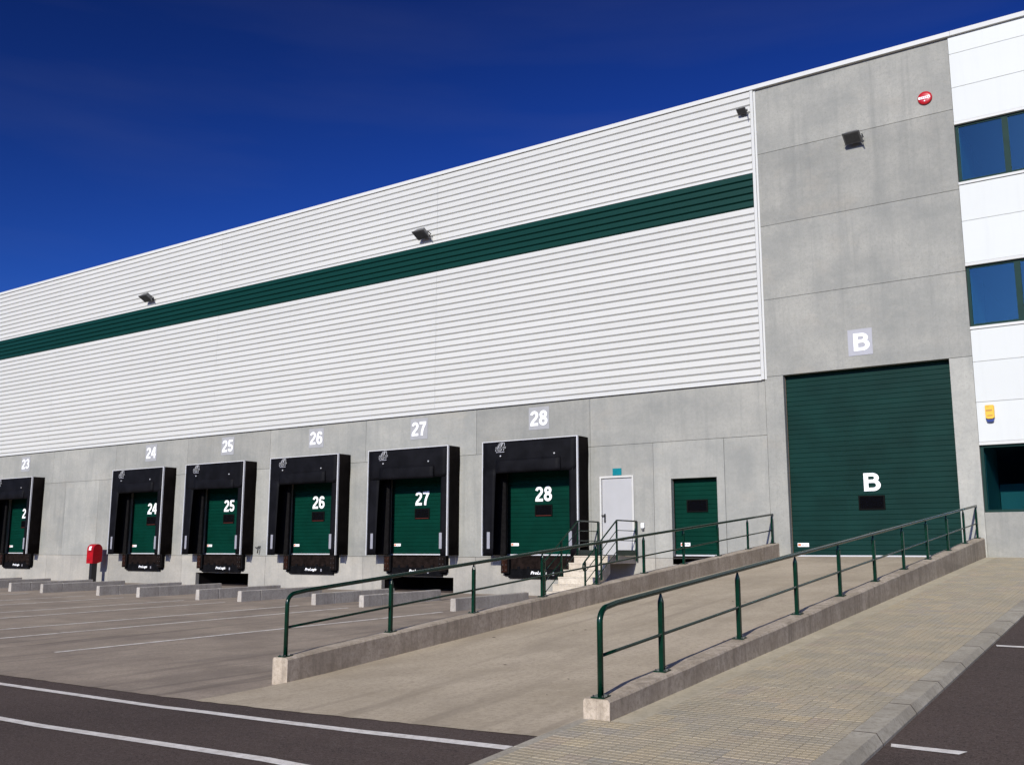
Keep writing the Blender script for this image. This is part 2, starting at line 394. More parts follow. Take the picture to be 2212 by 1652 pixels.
# ------------------------------------------------------------------ ground heights
def smax(a, b, k): 
    m = max(a, b); return m + math.log(math.exp((a-m)/k) + math.exp((b-m)/k))*k
def yard_z(y): return -1.28 + .0165*y if y > -20 else -1.61
def side_z(y): return min(-.10, smax(-1.37 + .0722*(y+17.59), -1.62, .03))
def road_z(y): return smax(min(-.19, -1.455 + .079*(y+17.55)), -1.62, .03)
def terrain(x, y):
    zy, zl = yard_z(y), side_z(y)-.012
    if x < -9.1: z = zy
    elif x < -4.43: t = (x+9.1)/(9.1-4.43); z = zy*(1-t)+zl*t
    elif x < -2.14: z = zl
    else: z = road_z(y)
    if x > -2.14 and x > 12: z = z + (max(-1.62, z-.0*x) - z)
    if -9.05 < x < -4.41 and y > -17.7: z -= .35*min(1, (y+17.7)/.4)
    if -4.40 < x < -2.2 and y > -40: z -= .15
    return z
def edge_y(x):
    pts = [(-90, -17.9), (-9.05, -17.92), (-7.6, -18.06), (-5.3, -18.20), (-4.43, -18.23)]
    for (a, ya), (b, yb) in zip(pts, pts[1:]):
        if x <= b: return ya + (yb-ya)*(x-a)/(b-a)
    return pts[-1][1]

# ------------------------------------------------------------------ ground, yard, ramp
xs = [-2500, -900, -350, -160, -100] + [-80 + 2*i for i in range(36)] + [-9.1, -9.04, -8.6, -8, -7.4, -6.8, -6.2, -5.6, -5, -4.6, -4.44, -4.39, -4.3, -3, -2.25, -2.139, -1.6, -.8, 0, 1, 2, 4, 6, 9, 13, 20, 40, 100, 300, 900, 2500]
ys = [-2500, -900, -300, -120, -70, -45, -36, -30, -27, -25] + [-24 + .5*i for i in range(9)] + [-19.6 + .2*i for i in range(10)] + [-17.6, -17.3, -17] + [-16.5 + .75*i for i in range(22)] + [0, .5, 3, 10, 40, 120, 400, 1000, 2500]
xs = sorted(set(xs)); ys = sorted(set(ys))
g = MB()
g.v = [(x, y, terrain(x, y)) for y in ys for x in xs]
nx = len(xs)
g.f = [(j*nx+i, j*nx+i+1, (j+1)*nx+i+1, (j+1)*nx+i) for j in range(len(ys)-1) for i in range(nx-1)]
ground = tag(g.build('ground', 'asphalt'), 'dark reddish asphalt of the roadway and parking in the foreground', kind='structure')

h = MB(); NH = 96; rnd = [random.uniform(.6, 1.3) for _ in range(NH)]
for i in range(NH):
    a = 2*math.pi*i/NH; hh = 95*(.65+.35*math.sin(3*a+1)+.2*math.sin(7*a))*rnd[i]**.3 + 30
    for r_, z in ((520, -3), (640, hh*.6), (820, hh), (1100, -4)): h.v.append((r_*math.cos(a), r_*math.sin(a), z))
for i in range(NH):
    for k in range(3): h.f.append((i*4+k, i*4+k+1, ((i+1) % NH)*4+k+1, ((i+1) % NH)*4+k))
added_hills = recalc(h.build('added_hills', 'hill_scrub', smooth=True))  # unseen ring behind the camera, added and raised to darken window reflections
tag(added_hills, 'unseen scrub-covered hill ring added for dark reflections in the office windows', kind='structure')

def strip(name, pts_a, pts_b, dz, mat, parent, hgt=None):
    """thin sheet between two polylines lying on the ground"""
    h = hgt or terrain
    m = MB(); n = len(pts_a)
    m.v = [(x, y, h(x, y)+dz) for x, y in pts_a] + [(x, y, h(x, y)+dz) for x, y in pts_b]
    m.f = [(i, n+i, n+i+1, i+1) for i in range(n-1)]
    o = m.build(name, mat, parent)
    for p in o.data.polygons: pass
    return recalc_up(o)
def recalc_up(o):
    me = o.data
    if me.polygons and me.polygons[0].normal.z < 0: me.flip_normals()
    return o

# concrete yard in front of the docks: ragged edge against the asphalt
m = MB(); ex = [-85 + .18*i for i in range(int((85-9.04)/.18)+1)] + [-9.04]
for x in ex:
    e = edge_y(x) + random.uniform(-.012, .018) + (.03 if random.random() < .06 else 0)
    for y in (e, e+.4, -14, -10, -6, -3, .05): m.v.append((x, y, yard_z(y)+.006))
for i in range(len(ex)-1):
    for j in range(6): m.f.append((i*7+j, (i+1)*7+j, (i+1)*7+j+1, i*7+j+1))
yard = tag(recalc_up(m.build('yard', 'yard_concrete')), 'stained grey concrete loading yard in front of the docks', kind='structure')

def ramp_z(x, y):
    zl = -.105 + (y/16.65)*(1.522-.105) if y > -16.65 else -1.522 + (y+16.65)*(.046/1.27)
    zr = -.105 + (y/17.59)*(1.378-.105) if y > -17.59 else -1.378 + (y+17.59)*(.045/.64)
    t = (x+9.04)/(9.04-4.42); t = min(1, max(0, t))
    return zl*(1-t)+zr*t
m = MB(); rx = [-9.04 + (9.04-4.42)*i/30 for i in range(31)]
for x in rx:
    e = edge_y(x) + random.uniform(-.010, .015)
    for k in range(20):
        y = e + (.05-e)*(k/19); 
        z = ramp_z(x, y) if k > 0 else terrain(x, y)+.006
        m.v.append((x, y, max(z, terrain(x, y)+.006) if y < -16.6 else z))
for i in range(30):
    for j in range(19): m.f.append((i*20+j, (i+1)*20+j, (i+1)*20+j+1, i*20+j+1))
ramp = tag(recalc_up(m.build('ramp', 'ramp_concrete', smooth=True)), 'pale sandy concrete ramp rising to the large door marked B', kind='structure')

# painted lines
lx = [-85, -40, -20, -12, -9.1, -8.2, -7.2, -6, -5.2, -4.455]
def l1(x): return edge_y(x) - .36 - (.02 if x < -9 else 0) + (.03 if x > -5.5 else 0)
strip('painted_line', [(x, l1(x)) for x in lx], [(x, l1(x)-.11) for x in lx], .006, 'road_paint', ground)
def l2(x): return -19.56 - (.06 if x > -6 else .0)
strip('painted_line', [(x, l2(x)) for x in lx[:-1]] + [(-4.52, l2(-5))], [(x, l2(x)-.11) for x in lx[:-1]] + [(-4.52, l2(-5)-.11)], .006, 'road_paint', ground)
for y0, sl_ in ((-17.02, .0), (-12.31, .0)):
    strip('painted_line', [(-2.08, y0), (-1.55, y0)], [(-2.06, y0-.09), (-1.59, y0-.10)], .006, 'road_paint', ground)
for xg, y0, y1 in ((-14.75, -6.6, -16.1), (-17.75, -6.6, -16.0), (-19.5, -6.6, -15.5), (-22.4, -6.6, -15.8), (-24.2, -6.6, -15.6), (-27.05, -6.6, -15.6), (-29.1, -6.6, -15.6), (-32.3, -6.6, -15.6), (-34.3, -6.6, -15.6), (-37.1, -6.6, -15.6), (-39.1, -6.6, -15.6)):
    n = 12; yy = [y0 + (y1-y0)*i/n for i in range(n+1)]
    o = strip('painted_line', [(xg-.055, y) for y in yy], [(xg+.055, y) for y in yy], .011, 'yard_paint', yard, lambda x, y: yard_z(y))

# ------------------------------------------------------------------ sidewalk
YS = -30.0
m = MB(); sy = [YS, -26, -24, -23] + [-22.5 + .25*i for i in range(20)] + [-17.59] + [-17 + i for i in range(17)] + [.05]
for y in sy:
    xl = -4.315 if y <= -17.59 else -4.20
    for x in (xl, -2.335): m.v.append((x, y, side_z(y)))
n2 = len(sy)
m.f = [(2*i, 2*i+1, 2*i+3, 2*i+2) for i in range(n2-1)]
sidewalk = tag(recalc_up(m.build('sidewalk', 'tile_mortar')), 'tan tiled sidewalk rising beside the ramp to the office', kind='structure')
# one floor tile of 20 cm with its nine raised pads
tb = MB(); P_ = .0985
tb.add([(-P_, -P_, .002), (P_, -P_, .002), (P_, P_, .002), (-P_, P_, .002)], [(0,1,2,3)])
for i in (-1, 0, 1):
    for j in (-1, 0, 1):
        cx, cy = i*.0657, j*.0657; a, c_ = .0285, .0310
        tb.add([(cx-c_,cy-c_,.002),(cx+c_,cy-c_,.002),(cx+c_,cy+c_,.002),(cx-c_,cy+c_,.002),(cx-a,cy-a,.0065),(cx+a,cy-a,.0065),(cx+a,cy+a,.0065),(cx-a,cy+a,.0065)],
               [(4,5,6,7),(0,1,5,4),(1,2,6,5),(2,3,7,6),(3,0,4,7)])
tme = bpy.data.meshes.new('tile'); tme.from_pydata(tb.v, [], tb.f); tme.update()
tme.materials.append(MAT['tile_mortar']); tme.materials.append(MAT['tile'])
tme.polygons.foreach_set('material_index', [0] + [1 if k % 5 == 0 else 1 for k in range(45)])
far = MB(); count = 0
for r_ in range(0, 110):
    y = -21.9 + .2*r_
    if y > -.12: break
    for c_ in range(10):
        x = -2.435 - .2*c_
        if x < -4.14 and y > -17.7: continue
        if x < -3.97 and y > -17.7: continue
        s_ = (side_z(y+.05)-side_z(y-.05))/.1
        if -19.35 < y < -13.1 and count < 300:
            o = link('tile', tme, None, sidewalk)
            o.location = (x + random.uniform(-.001, .001), y + random.uniform(-.001, .001), side_z(y)+Z0+random.uniform(0, .0015))
            o.rotation_euler = (math.atan(s_), 0, random.uniform(-.004, .004)); count += 1
        else:
            k = 10 if (y > -9) else 1
            far.add([(x+p[0], y+p[1], side_z(y)+p[2]+s_*p[1]) for p in tb.v], tb.f)
fo = far.build('tile_field', None, sidewalk); fo.data.materials.append(MAT['tile_mortar']); fo.data.materials.append(MAT['tile'])
nf = len(tb.f); fo.data.polygons.foreach_set('material_index', [0 if i % nf == 0 else 1 for i in range(len(fo.data.polygons))])
tag(fo, kind='stuff')
# kerb stones: right-hand kerb with a sloping face, flush edging on the left
ky = -24.6
while ky < -.3:
    y0, y1 = ky+.002, min(ky+1.068, -.02); b, t_ = [], []
    za, zb_ = side_z(y0), side_z(y1)
    ra, rb = road_z(y0)-.1, road_z(y1)-.1
    jx = jz = 0
    m = MB()
    A = [(-2.333, y0, ra), (-2.112+jx, y0, ra), (-2.115+jx, y0, road_z(y0)+.02), (-2.160+jx, y0, za+.006+jz), (-2.333, y0, za+.006+jz)]
    B = [(-2.333, y1, rb), (-2.112+jx, y1, rb), (-2.115+jx, y1, road_z(y1)+.02), (-2.160+jx, y1, zb_+.006+jz), (-2.333, y1, zb_+.006+jz)]
    m.add(A+B, [(0,1,2,3,4), (9,8,7,6,5)] + [(i, 5+i, 5+(i+1) % 5, (i+1) % 5) for i in range(5)])
    recalc(m.build('kerb_stone', 'kerb_concrete', sidewalk))
    m = MB(); e = .0015; q = [(-2.334, ra), (-2.112+e, ra), (-2.115+e, road_z(y0)+.02), (-2.160+e, za+.006+e), (-2.334, za+.006+e)]
    n5 = len(q); m.v = [(x, y0-.008, z) for x, z in q] + [(x, y0+.003, z+.0008) for x, z in q]
    m.f = [tuple(range(n5)), tuple(range(n5, 2*n5))[::-1]] + [(i, n5+i, n5+(i+1) % n5, (i+1) % n5) for i in range(n5)]
    recalc(m.build('kerb_joint', 'joint_dark', sidewalk)); ky += 1.07
ky = -24.6
while ky < -17.75:
    y0, y1 = ky+.003, min(ky+1.0, -17.6)
    m = MB(); A = [(-4.43, y0), (-4.315, y0), (-4.315, y1), (-4.43, y1)]
    m.hexa([(x, y, side_z(y)-.2) for x, y in A], [(x, y, side_z(y)+.004) for x, y in A])
    m.build('edging_stone', 'kerb_concrete', sidewalk, bevel=.006); ky += 1.0

# ------------------------------------------------------------------ ramp walls and railings
def wall_top(side, y): return (-1.235 + .0882*(y+16.62)) if side == 'L' else (-1.198 + .0873*(y+17.51))
def ramp_wall(side, x0, x1, yf, label):
    m = MB(); n = 46; rows = []
    for i in range(n+1):
        y = yf + (-.01-yf)*i/n; zt = wall_top(side, y)
        j = lambda s=.004: random.uniform(-s, s)
        zb = min(terrain(x0, y), terrain(x1, y), ramp_z((x0+x1)/2, y)) - .3
        c = .018
        rows.append([(x0, y, zb), (x0+j(.002), y, zt-c+j()), (x0+c+j(), y, zt+j(.002)), ((x0+x1)/2, y, zt+.002), (x1-c+j(), y, zt+j(.002)), (x1+j(.002), y, zt-c+j()), (x1, y, zb)])
    for r_ in rows: m.v += r_
    for i in range(n):
        for k in range(6): m.f.append((i*7+k, (i+1)*7+k, (i+1)*7+k+1, i*7+k+1))
    m.f += [tuple(range(7)), tuple(range(n*7, n*7+7))[::-1]]
    o = recalc(m.build('ramp_wall', 'wall_concrete'))
    return tag(o, label, 'low wall', 'low concrete walls along the ramp')
ramp_wall('L', -9.255, -9.0, -16.65, 'low sloping concrete wall between the loading yard and the ramp')
ramp_wall('R', -4.414, -4.16, -17.59, 'low sloping concrete wall between the ramp and the tiled sidewalk')

def arc(c, r, a0, a1, n=7):                # arc in a yz plane
    return [(c[0], c[1]+r*math.cos(a0+(a1-a0)*i/n), c[2]+r*math.sin(a0+(a1-a0)*i/n)) for i in range(n+1)]
def railing(side, X, posts, label):
    rt = thing('ramp_railing', (X, posts[0], wall_top(side, posts[0])), label, 'railing', 'green tube railings along the ramp')
    H = .735; yf = posts[0]; sl_ = .088; ye = -.03
    zt = lambda y: wall_top(side, y)
    pts = [(X, yf, zt(yf)), (X, yf, zt(yf)+H-.14)]
    cy, cz = yf+.13, zt(yf)+H-.13
    pts += arc((X, cy, cz), .13, math.pi, math.pi/2+.09, 8)
    yy = [yf+.3 + (ye-yf-.3)*i/12 for i in range(13)]
    pts += [(X, y, zt(y)+H) for y in yy]
    MB().tube(pts, .026, 12).build('top_rail', 'green_rail', rt, smooth=True)
    MB().tube([(X, yf+.01, zt(yf)+.335)] + [(X, y, zt(y)+.335) for y in yy], .0155, 10).build('middle_rail', 'green_rail', rt, smooth=True)
    for i, y in enumerate(posts):
        m = MB(); h = zt(y); w = .0235
        if i > 0:
            m.box(X-w, X+w, y-w, y+w, h, h+H-.10)
            m.hexa([(X-w, y-w, h+H-.10), (X+w, y-w, h+H-.10), (X+w, y+w, h+H-.10), (X-w, y+w, h+H-.10)],
                   [(X-.007, y-.007, h+H-.02), (X+.007, y-.007, h+H-.02), (X+.007, y+.007, h+H-.02), (X-.007, y+.007, h+H-.02)])
            p = m.build('post', 'green_rail', rt, bevel=.004)
        m = MB(); a = .062
        m.hexa([(X-a, y-a, zt(y-a)+.001), (X+a, y-a, zt(y-a)+.001), (X+a, y+a, zt(y+a)+.001), (X-a, y+a, zt(y+a)+.001)],
               [(X-a, y-a, zt(y-a)+.013), (X+a, y-a, zt(y-a)+.013), (X+a, y+a, zt(y+a)+.013), (X-a, y+a, zt(y+a)+.013)])
        bp = m.build('base_plate', 'green_rail', rt)
        m = MB()
        for sx in (-.045, .045):
            for sy_ in (-.045, .045): m.tube([(X+sx, y+sy_, zt(y+sy_)+.012), (X+sx, y+sy_, zt(y+sy_)+.026)], .008, 6)
        tag(m.build('bolts', 'dark_metal', rt), kind='stuff')
    return rt
railing('R', -4.29, [-17.51, -16.35, -14.45, -12.55, -10.72, -8.885, -7.04, -5.205, -3.37, -1.6, -.1], 'dark green tube railing on the wall beside the tiled sidewalk')
railing('L', -9.14, [-16.56, -14.70, -12.84, -10.94, -9.13, -7.27, -5.43, -3.6, -1.78, -.1], 'dark green tube railing on the wall beside the loading yard')

# ------------------------------------------------------------------ warehouse
WX0 = -78.0
ware = thing('warehouse', (-30, 0, -1.3), 'long warehouse with ribbed white cladding, green stripe and grey concrete base', 'building')
def panel(x0, x1, z0, z1, y0=0.0, y1=.16, gap=.0045, mat='concrete_panel', name='concrete_panel', par=ware):
    m = MB(); m.box(x0+gap, x1-gap, y0, y1, z0+gap, z1-gap); return m.build(name, mat, par, bevel=.003, seg=1)
DX = {23: -46.75, 24: -37.22, 25: -32.42, 26: -27.60, 27: -22.80, 28: -18.05}
DW, DL, DR = 3.416, .42, 2.99
cols = [WX0, -71.7, -66.8, -61.9, -57.1, -52.3, -47.5, -42.72, -37.96, -33.15, -28.32, -23.49, -18.73, -14.56, -9.20]
for a, b in zip(cols, cols[1:]): panel(a, b, 3.03, 4.56)
ROWB = -1.55
docks = sorted(DX.items())
# middle row: piers between door openings
edges = [(WX0, -52.3), (-52.3, -46.75+DL)]
prev = None
mid = [(-78, -71.7), (-71.7, -61.9), (-61.9, -52.3), (-52.3, DX[23]+DL), (DX[23]+DR, -41.58), (-41.58, -39.05), (-39.05, DX[24]+DL),
       (DX[24]+DR, DX[25]+DL), (DX[25]+DR, DX[26]+DL), (DX[26]+DR, DX[27]+DL), (DX[27]+DR, DX[28]+DL), (DX[28]+DR, -14.56)]
for a, b in mid: panel(a, b, -.16, 3.03)
for n_, d in DX.items():
    panel(d+DL, d+DR, 2.62, 3.03)
def notched(x0, x1, z0, z1, a, b, zn, mat='concrete_panel', g=.0045):
    m = MB(); m.prism_y([(x0+g, z0+g), (x0+g, z1-g), (x1-g, z1-g), (x1-g, z0+g), (b, z0+g), (b, zn), (a, zn), (a, z0+g)], 0, .16)
    return recalc(m.build('concrete_panel', mat, ware))
# bay with the steel door: pieces round the opening
notched(-14.56, -12.53, -.16, 3.03, -14.25, -13.15, 2.15)
# bay with the small green door
notched(-12.53, -10.42, -.16, 3.03, -12.0, -10.65, 2.0, 'concrete_pale')
panel(-10.42, -9.20, -.16, 3.03)
# lower row
lowc = [WX0, -66.8, -57.1, -47.5, -42.68, -37.95, -33.14, -28.32, -23.49, -18.73, -14.56, -12.53, -9.20]
for a, b in zip(lowc, lowc[1:]):
    pit = [n_ for n_, d in DX.items() if n_ in (25, 27) and a < d+1 < b]
    if pit:
        d = DX[pit[0]]; p0, p1 = d+.18, d+3.21
        notched(a, b, ROWB, -.16, p0, p1, -.80, 'concrete_base')
    else:
        panel(a, b, ROWB, -.16, mat='concrete_base')
# tower with door B
for a, b in ((10.77, 12.68), (8.70, 10.77), (6.65, 8.70), (4.57, 6.65)): panel(-9.20, -4.12, a, b, y0=-.01)
panel(-9.20, -8.70, ROWB, 4.57, y0=-.01, mat='concrete_pale'); panel(-4.64, -4.12, ROWB, 4.57, y0=-.01, mat='concrete_pale')
# recessed backing seen only in the joints, door reveals and pits
m = MB()
m.box(WX0, -9.21, .165, .175, 3.0, 12.6); m.box(-9.21, -4.12, .165, .175, 4.65, 12.6)
m.box(WX0, DX[23]+DL, .165, .175, ROWB, 3.0); m.box(-41.7, -39.0, .165, .175, -.2, 3.0)
for a, b in mid[4:]: m.box(a-.004, b+.004, .165, .175, -.18, 3.0)
for a, b in ((-14.56, -14.25), (-13.15, -12.0), (-10.65, -8.70), (-4.64, -4.12)): m.box(a, b, .165, .175, -.2, 3.0)
m.box(-9.2, -8.7, .166, .176, 2.9, 4.6); m.box(-4.64, -4.12, .166, .176, 2.9, 4.6)
m.build('joint_backing', 'joint', ware)
m = MB()
for a, b in zip(lowc, lowc[1:]):
    if not any(n_ in (25, 27) and a < d+1 < b for n_, d in DX.items()): m.box(a, b, .165, .175, ROWB, -.17)
m.build('base_backing', 'joint', ware)
for n_ in (25, 27):
    d = DX[n_]; m = MB()
    a, b, z0, z1 = d+.17, d+3.22, -1.5, -.79
    m.add([(a,.16,z0),(b,.16,z0),(b,2.2,z0),(a,2.2,z0),(a,.16,z1),(b,.16,z1),(b,2.2,z1),(a,2.2,z1)], [(0,1,2,3),(4,7,6,5),(1,5,6,2),(2,6,7,3),(3,7,4,0)])
    m.build('lift_pit', 'dark_void', ware)
# roof, rear and side walls
m = MB(); m.box(WX0, 12, .25, 60, 12.1, 12.3); m.build('roof', 'roof_membrane', ware)
m = MB(); m.box(WX0, 12, 60, 60.3, -1.6, 12.7); m.box(WX0-.3, WX0, 0, 60.3, -1.6, 12.7); m.build('rear_wall', 'white_panel', ware)
# cladding ribs: profile with a downward-facing return at the foot of each rib
def rib_mesh(z0, pitch, y_out=-.068, y_in=-.012):
    return [(y_in+.06, z0), (y_in, z0+.002), (y_out, z0+.042), (y_out, z0+pitch-.012), (y_in, z0+pitch-.008), (y_in, z0+pitch-.0005), (y_in+.06, z0+pitch-.0005)]
RIBM = {}
def rib(z0, pitch, mat):
    """one course of ribbed sheet, in lengths butted end to end"""
    cuts = [WX0, -66.4, -54.8, -43.2, -31.6, -20.4, -9.27]
    o0 = origin_of(ware)
    for a, b in zip(cuts, cuts[1:]):
        key = (round(pitch, 4), mat, round(b-a, 3))
        if key not in RIBM:
            m = MB(); m.prism_x(rib_mesh(0, pitch), 0, b-a-.006)
            me = bpy.data.meshes.new('cladding_rib'); me.from_pydata(m.v, [], m.f); me.update(); me.materials.append(MAT[mat]); RIBM[key] = me
            import bmesh
            bm = bmesh.new(); bm.from_mesh(me); bmesh.ops.recalc_face_normals(bm, faces=bm.faces); bm.to_mesh(me); bm.free()
        o = link('cladding_rib', RIBM[key], None, ware)
        o.location = Vector((a, random.uniform(-.0012, .0012), z0+Z0))-o0
ZB = 4.60
lowp = (9.285-ZB)/23
for i in range(23): rib(ZB+i*lowp, lowp, 'white_cladding')
gp = (10.265-9.29)/5
for i in range(5): rib(9.29+i*gp, gp, 'green_cladding')
upp = (12.65-10.345)/11
for i in range(11): rib(10.345+i*upp, upp, 'white_cladding')
m = MB(); m.box(WX0, -9.27, -.068, -.01, 10.268, 10.342); m.build('stripe_flashing', 'white_flashing', ware)
m = MB(); m.prism_x([(-.005, 4.52), (-.070, 4.485), (-.070, 4.495), (-.064, 4.515), (-.064, 4.598), (-.005, 4.598)], WX0, -9.27); recalc(m.build('base_flashing', 'white_flashing', ware))
m = MB(); m.box(-9.268, -9.185, -.080, -.012, 4.50, 12.66); m.box(-9.185, -9.13, -.030, -.012, 4.50, 12.66); m.build('corner_flashing', 'white_flashing', ware, bevel=.004)
m = MB(); m.prism_x([(-.105, 12.665), (-.100, 12.785), (.40, 12.83), (.40, 12.60), (.26, 12.60), (.26, 12.66), (-.09, 12.66)], WX0, -4.05); recalc(m.build('coping', 'white_flashing', ware))
m = MB(); m.box(WX0, -4.1, .18, .25, 12.2, 12.72); m.build('parapet', 'white_panel', ware)

# ------------------------------------------------------------------ doors
def slat_me(name, w, h, mat, gap=.006):
    m = MB(); c = .010; d = .006
    m.prism_x([(0, c*.3), (-d, c), (-d, h-c), (0, h-c*.3), (.02, h-c*.3), (.02, c*.3)], 0, w)
    me = bpy.data.meshes.new(name); me.from_pydata(m.v, [], m.f); me.update(); me.materials.append(MAT[mat]); return me
NUMW = {}
def door(name, x0, x1, z0, z1, y, mat, txt=None, tx=None, glass_=None, sticker=None, label=None, pitch=.1235):
    m = MB(); m.box(x0, x1, y+.012, y+.05, z0, z1); dr = m.build(name, mat, ware)
    if label: dr['label'] = label
    key = (round(x1-x0, 3), mat)
    if key not in NUMW: NUMW[key] = slat_me('slat', x1-x0, pitch, mat)
    n = int((z1-z0)/pitch); o0 = origin_of(dr)
    for i in range(n):
        o = link('slat', NUMW[key], None, dr); o.location = Vector((x0, y+.006, z0+i*pitch+Z0))-o0
    m = MB(); m.box(x0, x1, y-.025, y+.02, z0-.035, z0+.002); m.build('bottom_bar', 'aluminium', dr)
    if txt:
        cx, w, cz, h = tx
        o = link('number', numerals(txt, w, h), 'white_paint', dr); o.location = Vector((cx, y-.012, cz+Z0))-o0
    if glass_:
        a, b, c, d = glass_
        m = MB(); w = .035
        m.box(a, b, y-.028, y, d-w, d); m.box(a, b, y-.028, y, c, c+w); m.box(a, a+w, y-.028, y, c+w, d-w); m.box(b-w, b, y-.028, y, c+w, d-w)
        m.build('window_frame', 'pane_seal', dr)
        m = MB(); m.box(a+w, b-w, y-.012, y-.006, c+w, d-w); m.build('window_pane', 'door_pane', dr)
        if txt and len(txt) > 1:
            m = MB(); m.box(a+w, b-w, y-.030, y-.026, c+.012, c+.030); m.build('window_trim', 'red_trim', dr)
    if sticker:
        a, b, c, d = sticker
        m = MB(); m.box(a, b, y-.010, y-.002, c, d); st = m.build('maker_label', 'white_paint', dr)
        m = MB(); m.box(a+.01, a+.085, y-.012, y-.010, c+.018, d-.018); m.build('maker_mark', 'orange_print', dr)
        m = MB(); m.box(a+.11, a+.16, y-.012, y-.010, c+.03, d-.03); m.box(a+.17, a+.25, y-.012, y-.010, c+.035, d-.03); m.build('maker_text', 'sign_backing', dr)
    return dr
YD = .19
for n_, d in DX.items():
    door('dock_door', d+DL-.02, d+DR+.02, -.07, 2.7, YD, 'green_door', str(n_), (d+1.738, .60, 1.73, .445),
         (d+1.43, d+2.05, 1.06, 1.40), (d+.55, d+.83, .18, .265), 'green slatted dock door with white number %d' % n_)
door('loading_door', -8.72, -4.62, -.07, 4.62, .21, 'green_door_large', 'B', (-6.685, .36, 1.718, .445), (-7.0, -6.365, 1.035, 1.39), (-8.59, -8.30, .142, .235), 'large green slatted door with white letter B')
door('side_door', -12.05, -10.6, -.07, 2.1, .24, 'green_door', None, None, (-11.65, -11.03, 1.08, 1.42), (-11.86, -11.58, .16, .255), 'small green slatted door with a dark window')
m = MB(); m.box(-12.0, -10.65, .0, .30, -.33, -.165); m.build('door_sill', 'concrete_panel', ware)
m = MB(); m.box(-12.0, -10.65, .02, .30, -.164, -.11); m.build('sill_gap_shade', 'dark_void', ware)  # solid near-black block, its colour stands in for shade under the door
# flush steel door
m = MB(); m.box(-14.19, -13.21, .02, .07, -.08, 2.09); sd = m.build('steel_door', 'steel_door', ware, bevel=.003)
sd['label'] = 'pale grey steel door at the top of the steps'
m = MB(); m.box(-14.25, -14.195, -.03, .12, -.10, 2.15); m.box(-13.205, -13.15, -.03, .12, -.10, 2.15); m.box(-14.195, -13.205, -.03, .12, 2.095, 2.15); m.build('door_frame', 'door_frame', sd)
m = MB(); m.box(-14.13, -14.085, -.0, .02, .83, 1.08); m.tube([(-14.107, -.0, 1.03), (-14.107, -.045, 1.03), (-14.19, -.05, 1.03)], .016, 8); m.build('door_handle', 'black_handle', sd)
m = MB()
for z in (.25, 1.83): m.tube([(-13.212, -.01, z), (-13.212, -.01, z+.13)], .012, 8)
m.build('hinges', 'aluminium', sd)

